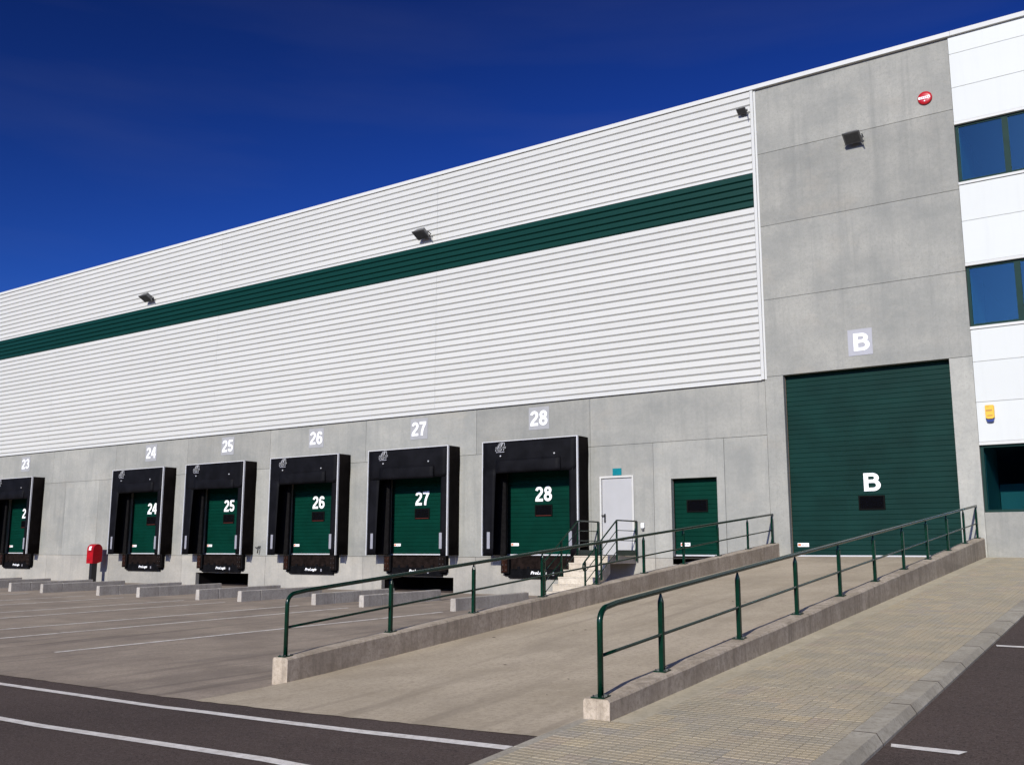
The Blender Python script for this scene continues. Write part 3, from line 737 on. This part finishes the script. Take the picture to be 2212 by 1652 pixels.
# ------------------------------------------------------------------ dock shelters (local frame of each dock)
def build_shelter():
    rt = thing('dock_shelter', (DX[28], 0, 0), 'x', 'dock shelter', 'black dock shelters along the warehouse')
    B, T, D = -.116, 3.325, .60; W = DW
    def side(x0, x1, sgn):
        m = MB(); n = 7
        for i in range(n+1):
            for j in range(6):
                z = B+.01 + (T-B-.02)*i/n; y = -D+.01 + (D-.01)*j/5
                bul = .014*math.sin(math.pi*j/5)*(1+.6*math.sin(i*1.7+j)) + (.03*(j/5) if i == n-1 else 0)
                m.v.append(((x1 if sgn > 0 else x0)+sgn*bul*.6-sgn*.012, y, z))
        for i in range(n):
            for j in range(5): m.f.append((i*6+j, i*6+j+1, (i+1)*6+j+1, (i+1)*6+j))
        o = m.build('side_panel', 'side_black', rt, local=True, smooth=True)
        md = o.modifiers.new('t', 'SOLIDIFY'); md.thickness = .02; md.offset = 0
    side(0, W, -1); side(0, W, 1)
    m = MB(); m.hexa([(0, -D+.01, T-.05), (W, -D+.01, T-.05), (W, 0, T-.09), (0, 0, T-.09)], [(0, -D+.01, T-.01), (W, -D+.01, T-.01), (W, 0, T-.05), (0, 0, T-.05)])
    m.build('top_panel', 'side_black', rt, local=True)
    # side curtains hanging in the front plane, inner edge leaning outwards at the foot
    for s in (0, 1):
        m = MB(); n = 10
        for i in range(n+1):
            z = B + (2.55-B)*i/n; t = i/n
            xi = .42 + .11*t if s == 0 else .275 + .03*t
            for k in range(5):
                x = .045 + (xi-.045)*k/4; y = -D+.012 + .018*math.sin(k*.9+t*3)*(k/4)
                m.v.append((x if s == 0 else W-x, y, z))
        for i in range(n):
            for k in range(4): m.f.append((i*5+k, i*5+k+1, (i+1)*5+k+1, (i+1)*5+k))
        o = m.build('side_curtain', 'curtain_black', rt, local=True, smooth=True)
        md = o.modifiers.new('t', 'SOLIDIFY'); md.thickness = .006; md.offset = 0
    # head curtain, bulging over the trailer roof line
    m = MB(); nx_, nz_ = 16, 9
    for i in range(nz_+1):
        t = i/nz_; z = 2.335 + (T-.04-2.335)*t
        for k in range(nx_+1):
            u = k/nx_; x = .05 + (W-.1)*u
            if i == 0: x = min(max(x, .13), W-.13)
            y = -D-.006 - .045*math.sin(math.pi*min(1, t*1.15))*math.sin(math.pi*u)**.6 - (.012*math.sin(u*9+t*4))*(1-t) + .02*(1-t)
            m.v.append((x, y, z))
    for i in range(nz_):
        for k in range(nx_): m.f.append((i*(nx_+1)+k, i*(nx_+1)+k+1, (i+1)*(nx_+1)+k+1, (i+1)*(nx_+1)+k))
    o = m.build('head_curtain', 'curtain_black', rt, local=True, smooth=True)
    md = o.modifiers.new('t', 'SOLIDIFY'); md.thickness = .006; md.offset = 0
    m = MB(); nx_, nz_ = 12, 5                         # reinforced flap on the head curtain
    for i in range(nz_+1):
        t = i/nz_; z = 2.345 + .40*t
        for k in range(nx_+1):
            u = k/nx_; x = .56 + 2.30*u
            y = -D-.030 - .045*math.sin(math.pi*(.15+.75*t))*(.5+.5*math.sin(math.pi*u)) - .008*math.sin(u*11)
            m.v.append((x, y, z))
    for i in range(nz_):
        for k in range(nx_): m.f.append((i*(nx_+1)+k, i*(nx_+1)+k+1, (i+1)*(nx_+1)+k+1, (i+1)*(nx_+1)+k))
    o = m.build('head_flap', 'curtain_black', rt, local=True, smooth=True)
    md = o.modifiers.new('t', 'SOLIDIFY'); md.thickness = .006; md.offset = 0
    # pale aluminium edge profiles
    for x0, ww in ((-.002, .032), (W-.036, .042)):
        m = MB(); m.box(x0, x0+ww, -D-.014, -D+.05, B, T); m.build('edge_profile', 'aluminium', rt, local=True, bevel=.004)
    m = MB(); m.box(.030, W-.036, -D-.012, -D+.05, T-.024, T); m.build('edge_profile', 'aluminium', rt, local=True)
    # rear pads against the wall
    for s in (0, 1):
        m = MB(); x0, x1 = (.06, .56) if s == 0 else (W-.56, W-.06)
        m.box(x0, x1, -.14, -.015, B+.02, 2.9); m.build('rear_pad', 'rubber', rt, local=True, bevel=.03)
    m = MB(); m.box(.57, W-.57, -.14, -.015, 2.5, 2.9); m.build('rear_pad', 'rubber', rt, local=True, bevel=.03)
    for x0 in (.205, W-.315):
        m = MB(); m.box(x0, x0+.105, -D-.016, -D-.004, .095, .59); m.build('guide_strip', 'reflector_grey', rt, local=True)
    for x, z in ((.735, 2.857), (2.66, 2.845)):
        m = MB(); m.disc((x, z), .022, -D-.075, -D-.045, 10); m.build('eyelet', 'aluminium', rt, local=True)
    # maker's emblem printed on the head curtain
    m = MB(); Y = -D-.062
    def st(pts, w):
        for a, b in zip(pts, pts[1:]):
            a, b = Vector((a[0], 0, a[1])), Vector((b[0], 0, b[1])); t = (b-a).normalized(); nn = Vector((-t.z, 0, t.x))*w/2; a = a-t*w*.3; b = b+t*w*.3
            q = [a+nn, b+nn, b-nn, a-nn]; m.add([(p.x, Y, p.z) for p in q]+[(p.x, Y+.012, p.z) for p in q], [(0,3,2,1),(4,5,6,7),(0,1,5,4),(1,2,6,5),(2,3,7,6),(3,0,4,7)])
    st([(.625, 3.155), (.70, 3.255)], .011)
    st([(.62, 3.10), (.755, 3.262), (.80, 3.262), (.74, 3.16)], .021)
    st([(.755, 3.14), (.825, 3.255), (.865, 3.255), (.875, 3.215), (.87, 3.165)], .021)
    st([(.625, 3.06), (.635, 3.028), (.755, 3.028), (.775, 3.06)], .021)
    st([(.845, 3.06), (.845, 3.03)], .024)
    st([(.535, 3.035), (.575, 3.055), (.56, 3.015), (.535, 3.035)], .012)
    recalc(m.build('emblem', 'emblem_print', rt, local=True))
    me = text_mesh('ANGEL MIR', .40, .07, -.005, .15); o = link('emblem_text', me, 'emblem_print', rt); o.location = (.735, Y-.004, 3.108)
    m = MB()
    for i, (a, w) in enumerate(((.57, .06), (.65, .05), (.71, .06), (.78, .09))): m.box(a, a+w, Y, Y+.012, 2.965, 2.992)
    m.build('emblem_line', 'reflector_grey', rt, local=True)
    return rt
def build_leveller():
    rt = thing('dock_leveller', (DX[28], 0, 0), 'x', 'dock leveller', 'dock levellers below the shelters')
    for x0 in (.40, 2.716):
        m = MB(); m.box(x0, x0+.30, -.16, -.002, -.64, -.115); bp = m.build('bumper', 'rubber', rt, local=True, bevel=.012)
        m = MB(); m.box(x0+.05, x0+.25, -.185, -.161, -.60, -.16); m.build('bumper_plate', 'rust_red' if x0 < 1 else 'rust_black', bp, local=True)
        m = MB()
        for z in (-.22, -.38, -.54): m.tube([(x0+.09, -.186, z), (x0+.09, -.197, z)], .016, 8); m.tube([(x0+.21, -.186, z), (x0+.21, -.197, z)], .016, 8)
        tag(m.build('bumper_bolts', 'dark_metal', bp, local=True), kind='stuff')
    m = MB(); m.box(.715, 2.70, -.06, .0, -.50, -.13); m.build('lip_face', 'rust_black', rt, local=True)
    m = MB(); m.box(.715, 2.70, -.10, .15, -.128, -.108); m.build('lip', 'rust_black', rt, local=True)
    for x in (.95, 1.3, 1.95, 2.35):
        m = MB(); m.box(x, x+.09, -.085, -.061, -.50, -.43); m.build('lip_hinge', 'black_plate', rt, local=True)
    m = MB(); m.box(.62, 2.80, -.075, -.004, -.775, -.505); fp = m.build('front_plate', 'black_plate', rt, local=True)
    m = MB(); m.box(2.20, 2.26, -.082, -.076, -.68, -.59); m.build('plate_mark', 'reflector_grey', fp, local=True)
    me = text_mesh('ProLogis', .57, .12, .03, .28); o = link('lettering', me, 'white_paint', fp); o.location = (1.72, -.082, -.625)
    for x0 in (.46, 2.62):
        m = MB(); m.box(x0, x0+.33, -.05, -.003, -.72, -.642); m.build('side_bracket', 'black_plate', rt, local=True)
    return rt
sh0 = build_shelter(); lv0 = build_leveller()
NW = {23: 'twenty-three', 24: 'twenty-four', 25: 'twenty-five', 26: 'twenty-six', 27: 'twenty-seven', 28: 'twenty-eight'}
where = {23: 'cut by the left picture edge', 24: 'right of the red mailbox', 25: 'over a dark lift pit', 26: 'midway along the row', 27: 'second from the concrete steps', 28: 'beside the concrete steps'}
for n_, d in DX.items():
    a = sh0 if n_ == 28 else copy_tree(sh0); b = lv0 if n_ == 28 else copy_tree(lv0)
    a.location = b.location = (d, 0, Z0)
    for ch in a.children:
        if ch.name.startswith('head_flap'): ch.rotation_euler = (random.uniform(-.01, .01), random.uniform(-.012, .012), 0); ch.location = (0, random.uniform(-.012, .004), random.uniform(-.012, .012))
        if ch.name.startswith('side_curtain'): ch.rotation_euler = (random.uniform(-.012, .012), random.uniform(-.006, .006), 0)
    a['label'] = 'black dock shelter around green door number %s, %s' % (NW[n_], where[n_])
    b['label'] = 'black dock leveller with white lettering below door number %s, %s' % (NW[n_], where[n_])
# white numbers over the docks
def number_sign(txt, x, z, w, h, back, label):
    rt = thing('number_sign', (x, -.004, z), label, 'number sign', 'white numbers on the concrete wall')
    y = -.010 if txt != 'B' else -.020
    m = MB(); bw, bh = back; m.box(x-bw/2, x+bw/2, y, y+.006, z-bh/2, z+bh/2); m.build('backing', 'sign_backing' if txt == 'B' else 'sign_faint', rt)
    o = link('numerals', numerals(txt, w, h), 'white_paint', rt); o.location = Vector((x, y-.006, z+Z0))-rt.location
for n_, d in DX.items():
    number_sign(str(n_), d+1.70, 4.015, .63, .46, (.74, .69), 'white painted number %s on the concrete above its dock shelter' % NW[n_])
number_sign('B', -6.68, 5.215, .35, .45, (.60, .67), 'white letter B on pale square above the large green door')

# ------------------------------------------------------------------ office wing
off = thing('office_wing', (2, 0, -.2), 'white panelled office wing with bands of blue reflecting windows', 'building')
OX0, OX1 = -4.12, 12.0
def opanel(z0, z1):
    m = MB(); m.box(OX0+.004, OX1, -.035, .10, z0+.003, z1-.003); m.build('wall_panel', 'white_panel', off, bevel=.006, seg=1)
for a, b in ((11.76, 12.68), (12.2-.44-.45, 11.76)): pass
for a, b in ((12.20, 12.66), (11.31, 12.20), (10.42, 11.31), (7.87, 8.80), (6.83, 7.87), (4.42, 5.21), (3.46, 4.42), (2.53, 3.46)): opanel(a, b)
for z in (10.42, 6.83, 2.53):                    # drip profile over each window band
    m = MB(); m.box(OX0+.004, OX1, -.050, .10, z-.075, z-.002); m.build('window_head_flashing', 'white_flashing', off, bevel=.003)
for z in (8.80, 5.21):
    m = MB(); m.prism_x([(-.065, z-.01), (-.060, z+.055), (.10, z+.075), (.10, z), (-.05, z)], OX0+.004, OX1); recalc(m.build('window_sill', 'white_flashing', off))
m = MB(); m.box(OX0+.004, OX1, -.02, .14, -1.3, .91); m.build('base_wall', 'concrete_panel', off)
m = MB(); m.prism_x([(-.105, 12.665), (-.100, 12.785), (.40, 12.83), (.40, 12.60), (.26, 12.60), (.26, 12.66), (-.09, 12.66)], -4.045, OX1); recalc(m.build('coping', 'white_flashing', off))
m = MB(); m.box(-4.1, OX1, .18, .25, 10.4, 12.72); m.box(-4.1, OX1, .18, .25, 6.8, 8.8); m.box(-4.1, OX1, .18, .25, 2.5, 5.2); m.build('inner_wall', 'interior_wall', off)
for (z0, z1) in ((8.875, 10.345), (5.285, 6.755), (.915, 2.455)):
    m = MB(); Y0, Y1 = .03, .085; w = .055
    m.box(OX0+.01, OX1, Y0, Y1, z1-w, z1); m.box(OX0+.01, OX1, Y0, Y1, z0, z0+w)
    mull = [OX0+.01] + [-3.08 + 1.10*k for k in range(14)]
    wn = m.build('window_band', 'window_frame_green', off)
    for i, x in enumerate(mull):
        ww = .065 if i == 0 else .13
        if x+ww > OX1: break
        m = MB(); m.box(x, x+ww, Y0-.004, Y1+.004, z0+w, z1-w); m.build('mullion', 'window_frame_green', wn)
        nxt = mull[i+1] if i+1 < len(mull) else OX1
        m = MB(); m.box(x+ww-.005, min(nxt, OX1)+.005, Y0+.022, Y0+.030, z0+w-.005, z1-w+.005); m.build('pane', 'window_glass', wn)
    # room behind
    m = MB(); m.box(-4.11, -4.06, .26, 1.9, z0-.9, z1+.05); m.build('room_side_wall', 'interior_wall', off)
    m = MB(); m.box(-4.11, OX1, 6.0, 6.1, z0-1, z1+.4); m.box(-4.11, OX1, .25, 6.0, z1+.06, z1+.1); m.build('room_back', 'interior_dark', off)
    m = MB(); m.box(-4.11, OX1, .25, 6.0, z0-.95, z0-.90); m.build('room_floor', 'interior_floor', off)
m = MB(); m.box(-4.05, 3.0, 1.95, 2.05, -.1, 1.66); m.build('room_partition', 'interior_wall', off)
m = MB(); m.box(-4.12, -4.10, .17, 6.1, -.1, 12.4); m.build('party_wall', 'interior_dark', off)
m = MB(); m.box(OX1, OX1+.2, -.03, 60, -1.3, 12.7); m.build('gable_wall', 'white_panel', off)

# ------------------------------------------------------------------ stairs to the steel door
st_ = thing('concrete_stairs', (-13.68, -1.5, yard_z(-1.5)), 'pale concrete steps with green railings leading to the steel door', 'stairs')
SX0, SX1 = -14.24, -13.12
m = MB(); m.box(SX0, SX1, -1.50, -.004, -.31, -.10); m.build('landing', 'stair_concrete', st_, bevel=.006)
def soff(y): return -.316 - .665*(-1.13-y)
for k in range(1, 7):
    ya, yb = -1.50-.275*(k-1), -1.50-.275*k; zt = -.10-.183*k; gz = yard_z(yb)-.05
    yz = [(ya, zt), (yb-.012, zt), (yb-.012, zt-.03), (yb, zt-.03), (yb, min(zt-.05, max(soff(yb), gz))), (ya, min(zt-.05, max(soff(ya), gz)))]
    m = MB(); m.prism_x(yz, SX0, SX1); recalc(m.build('step', 'stair_concrete', st_))
m = MB(); yb = -1.5
yz = [(-1.50, -.10-.001), (-1.512, -.101), (-1.512, -.13), (-1.50, -.13)]
m.prism_x([(-1.515, -.10), (-1.515, -.135), (-1.501, -.135), (-1.501, -.10)], SX0, SX1); recalc(m.build('nosing', 'stair_concrete', st_))
for X in (-14.29, -13.065):
    top = [(X, -.05, .85), (X, -1.20, .85)]; sl_ = .64
    def slope(z): return [(X, -.06, z), (X, -1.21, z), (X, -2.93, z-.64*1.72)]
    e = (X, -2.93, .85-.64*1.72)
    loop = [e] + arc((X, -2.93+.03, e[2]-.115), .11, math.pi*.62, math.pi*1.5, 9) + [(X, -2.86, e[2]-.215)]
    MB().tube([(X, -.05, .85), (X, -1.16, .85), (X, -1.21, .845)] + loop, .022, 8).build('handrail', 'green_rail', st_, smooth=True)
    for dz in (.27, .54):
        MB().tube([(X, -.06, .85-dz), (X, -1.21, .85-dz), (X, -2.92, .85-dz-.64*1.71)], .012, 6).build('middle_rail', 'green_rail', st_, smooth=True)
    MB().tube([(X, -1.21, .03), (X, -2.92, .03-.64*1.71)], .012, 6).build('lower_rail', 'green_rail', st_, smooth=True)
    for y, zt, zb in ((-.08, .84, -.25), (-1.21, .84, -.25), (-2.07, .30, -.72), (-2.90, -.25, yard_z(-2.9))):
        m = MB(); m.box(X-.02, X+.02, y-.02, y+.02, zb, zt); m.build('post', 'green_rail', st_)
    m = MB(); m.box(X-.004, X+.004, -1.19, -.10, -.095, .055); m.build('kick_plate', 'green_rail', st_)

# ------------------------------------------------------------------ wheel guides in the yard
gl = [(-37.05, 'left guide of dock number twenty-four'), (-34.25, 'right guide of dock number twenty-four'), (-32.27, 'left guide of dock number twenty-five'), (-29.05, 'right guide of dock number twenty-five'),
      (-26.97, 'left guide of dock number twenty-six'), (-24.15, 'right guide of dock number twenty-six'), (-22.33, 'left guide of dock number twenty-seven'), (-19.42, 'right guide of dock number twenty-seven'),
      (-17.72, 'left guide of dock number twenty-eight'), (-14.79, 'right guide of dock number twenty-eight'), (-39.1, 'wheel guide nearest the red mailbox')]
for x, lab in gl:
    rt = thing('wheel_guide', (x+.09, -4.7, yard_z(-4.7)), 'grey concrete wheel guide kerb, ' + lab, 'wheel guide', 'concrete wheel guides in the yard')
    for y0, y1 in ((-6.25, -5.548), (-5.54, -3.15)):
        m = MB(); A = [(x, y0), (x+.175, y0), (x+.175, y1), (x, y1)]
        m.hexa([(a, b, yard_z(b)-.05) for a, b in A], [(a + (.012 if a == x else -.012), b, yard_z(b)+.30) for a, b in A])
        m.build('block', 'guide_concrete', rt, bevel=.015)

# ------------------------------------------------------------------ red mailbox
mb = thing('mailbox', (-38.22, -.52, yard_z(-.52)), 'red arched mailbox on a black post against the concrete wall', 'mailbox')
yz = [(-.735, -.50), (-.735, .06)] + [(-.52 + .215*math.cos(math.pi - math.pi*i/12), .06 + .24*math.sin(math.pi*i/12)) for i in range(1, 12)] + [(-.305, .06), (-.305, -.42), (-.52, -.50)]
m = MB(); m.prism_x(yz, -38.45, -38.0); bd = recalc(m.build('box', 'red_paint', mb, bevel=.008))
m = MB()
for (y, z), (y2, z2) in (((-.738, .04), (-.728, .14)), ((-.728, .14), (-.700, .20))):
    m.add([(-38.31, y-.004, z), (-38.15, y-.004, z), (-38.15, y2-.004, z2+.002), (-38.31, y2-.004, z2+.002)], [(0,1,2,3)])
m.build('address_label', 'mail_label', bd)
m = MB(); m.box(-38.27, -38.20, -.745, -.736, -.36, -.335); m.build('keyhole', 'black_handle', bd)
m = MB(); m.box(-38.40, -38.06, -.742, -.736, -.02, -.005); m.build('slot', 'black_handle', bd)
m = MB(); m.box(-38.315, -38.135, -.66, -.42, yard_z(-.5), -.495); m.build('post', 'black_handle', mb, bevel=.006)

# ------------------------------------------------------------------ wall fittings
def floodlight(x, z, sc, ywall, tilt, label):
    rt = thing('floodlight', (x, ywall, z-.15), label, 'floodlight', 'floodlights on the facade')
    c, s = math.cos(tilt), math.sin(tilt); C0 = Vector((x, ywall-.30*sc, z))
    def P(a, b, d): # a along x, b up the head, d out of the lens
        return (C0.x + a*sc, C0.y - (d*c + b*s)*sc, C0.z + (b*c - d*s)*sc)
    m = MB()
    m.hexa([P(-.15,-.11,-.14), P(.15,-.11,-.14), P(.15,.11,-.14), P(-.15,.11,-.14)], [P(-.24,-.19,.05), P(.24,-.19,.05), P(.24,.19,.05), P(-.24,.19,.05)])
    recalc(m.build('housing', 'lamp_grey', rt, bevel=.01))
    m = MB(); m.hexa([P(-.255,-.205,.051), P(.255,-.205,.051), P(.255,.205,.051), P(-.255,.205,.051)], [P(-.255,-.205,.08), P(.255,-.205,.08), P(.255,.205,.08), P(-.255,.205,.08)])
    recalc(m.build('bezel', 'lamp_grey', rt))
    m = MB(); m.hexa([P(-.21,-.16,.081), P(.21,-.16,.081), P(.21,.16,.081), P(-.21,.16,.081)], [P(-.21,-.16,.086), P(.21,-.16,.086), P(.21,.16,.086), P(-.21,.16,.086)])
    recalc(m.build('lens', 'dark_metal', rt))
    m = MB()
    for a in (-.27, .27): m.tube([P(a, 0, -.03), (x+a*sc, ywall-.12, z-.02), (x+a*sc*.5, ywall-.06, z-.04)], .016, 6)
    m.tube([(x-.15*sc, ywall-.06, z-.04), (x+.15*sc, ywall-.06, z-.04)], .018, 6); m.box(x-.07, x+.07, ywall-.06, ywall, z-.11, z+.03)
    m.tube([P(.24, -.05, -.03), (x+.30*sc, ywall-.22, z-.20), (x+.1, ywall-.03, z-.09)], .010, 6)
    m.build('bracket', 'dark_metal', rt)
floodlight(-36.05, 10.64, 1.0, -.068, R(62), 'grey floodlight above the green stripe nearest the left picture edge')
floodlight(-20.85, 10.62, 1.0, -.068, R(62), 'grey floodlight above the green stripe over the second dock from the steps')
floodlight(-6.50, 10.56, .86, -.01, R(55), 'grey floodlight high on the bare concrete tower')
floodlight(-9.45, 12.07, .52, -.068, R(58), 'small floodlight at the top corner of the white cladding')
ra = thing('fire_alarm', (-4.74, -.01, 11.05), 'round red alarm bell high on the concrete tower', 'alarm')
m = MB(); prof = [(.172, -.012), (.172, -.045), (.155, -.062), (.10, -.070), (0.001, -.072)]; n = 28
for r_, y in prof: m.v += [(-4.74+r_*math.cos(2*math.pi*k/n), y, 11.225+r_*math.sin(2*math.pi*k/n)) for k in range(n)]
for i in range(4):
    for k in range(n): m.f.append((i*n+k, i*n+(k+1) % n, (i+1)*n+(k+1) % n, (i+1)*n+k))
recalc(m.build('dome', 'red_alarm', ra, smooth=True))
m = MB(); m.box(-4.885, -4.61, -.077, -.068, 11.195, 11.255); bnd = m.build('band', 'white_paint', ra)
m = MB()
for k in range(5): m.box(-4.84+.045*k, -4.815+.045*k, -.0785, -.0772, 11.21, 11.24)
m.build('band_print', 'red_alarm', ra)
m = MB(); m.disc((-4.745, 11.14), .016, -.078, -.068, 10); m.build('badge', 'white_paint', ra)
ya = thing('burglar_alarm', (-3.83, -.035, 2.98), 'yellow alarm siren with blue lower edge on the white office panels', 'alarm')
m = MB(); m.prism_y([(-3.925, 3.355), (-3.925, 3.07), (-3.88, 3.045), (-3.78, 3.045), (-3.735, 3.07), (-3.735, 3.355), (-3.755, 3.37), (-3.905, 3.37)], -.115, -.036); recalc(m.build('housing', 'yellow_alarm', ya, bevel=.012))
m = MB(); m.prism_y([(-3.92, 3.062), (-3.90, 2.985), (-3.86, 2.972), (-3.80, 2.972), (-3.76, 2.985), (-3.74, 3.062), (-3.78, 3.038), (-3.88, 3.038)], -.105, -.036); recalc(m.build('strobe', 'blue_alarm', ya))
m = MB(); m.box(-3.905, -3.775, -.119, -.1155, 3.225, 3.262); m.box(-3.89, -3.77, -.119, -.1155, 3.11, 3.135); m.box(-3.89, -3.83, -.119, -.1155, 3.325, 3.34); m.build('print', 'alarm_print', ya)
ts = thing('door_sign', (-13.68, -.002, 2.16), 'small teal sign plate above the steel door', 'sign')
m = MB(); m.box(-13.825, -13.54, -.012, -.001, 2.165, 2.365); m.build('plate', 'teal_sign', ts)
m = MB(); m.box(-13.80, -13.70, -.0135, -.0122, 2.20, 2.33); m.box(-13.68, -13.57, -.0135, -.0122, 2.285, 2.33); m.build('plate_print', 'reflector_grey', ts) if False else None
bx = thing('wall_socket', (-12.88, 0, .55), 'small white socket box on the wall beside the steel door', 'socket')
m = MB(); m.box(-12.93, -12.83, -.07, -.002, .66, .80); m.build('case', 'white_paint', bx, bevel=.012)
m = MB(); m.tube([(-12.88, -.05, .66), (-12.875, -.055, .60)], .035, 10); m.build('plug_hole', 'lamp_grey', bx)
hk = thing('wall_tap', (-28.72, 0, .0), 'small black wall tap on the concrete wall between two docks', 'tap')
m = MB(); m.tube([(-28.62, -.002, .18), (-28.62, -.09, .18), (-28.63, -.10, .06), (-28.66, -.10, -.06)], .022, 8); m.build('spout', 'black_handle', hk, smooth=True)
m = MB(); m.tube([(-28.62, -.06, .18), (-28.74, -.07, .13), (-28.82, -.07, .15)], .018, 8); m.build('lever', 'black_handle', hk, smooth=True)

# ------------------------------------------------------------------ scraps of dry leaf on the ramp and road
lf = MB()
for x, y, s_ in ((-5.6, -15.9, .03), (-5.35, -16.7, .022), (-6.9, -15.2, .03), (-7.6, -12.5, .04), (-7.45, -12.4, .03), (-6.6, -9.0, .05), (-6.35, -9.1, .04), (-8.5, -13.2, .04), (-5.0, -13.2, .03)):
    z = ramp_z(x, y)+.004; a = random.uniform(0, 3.1); c, q = math.cos(a)*s_, math.sin(a)*s_
    lf.add([(x-c, y-q, z), (x+q*.35, y-c*.35, z+.004), (x+c, y+q, z+.002), (x-q*.35, y+c*.35, z+.006)], [(0,1,2),(0,2,3)])
tag(lf.build('leaf_litter', 'leaf_brown'), 'scraps of dry brown leaf lying on the pale ramp', kind='stuff')
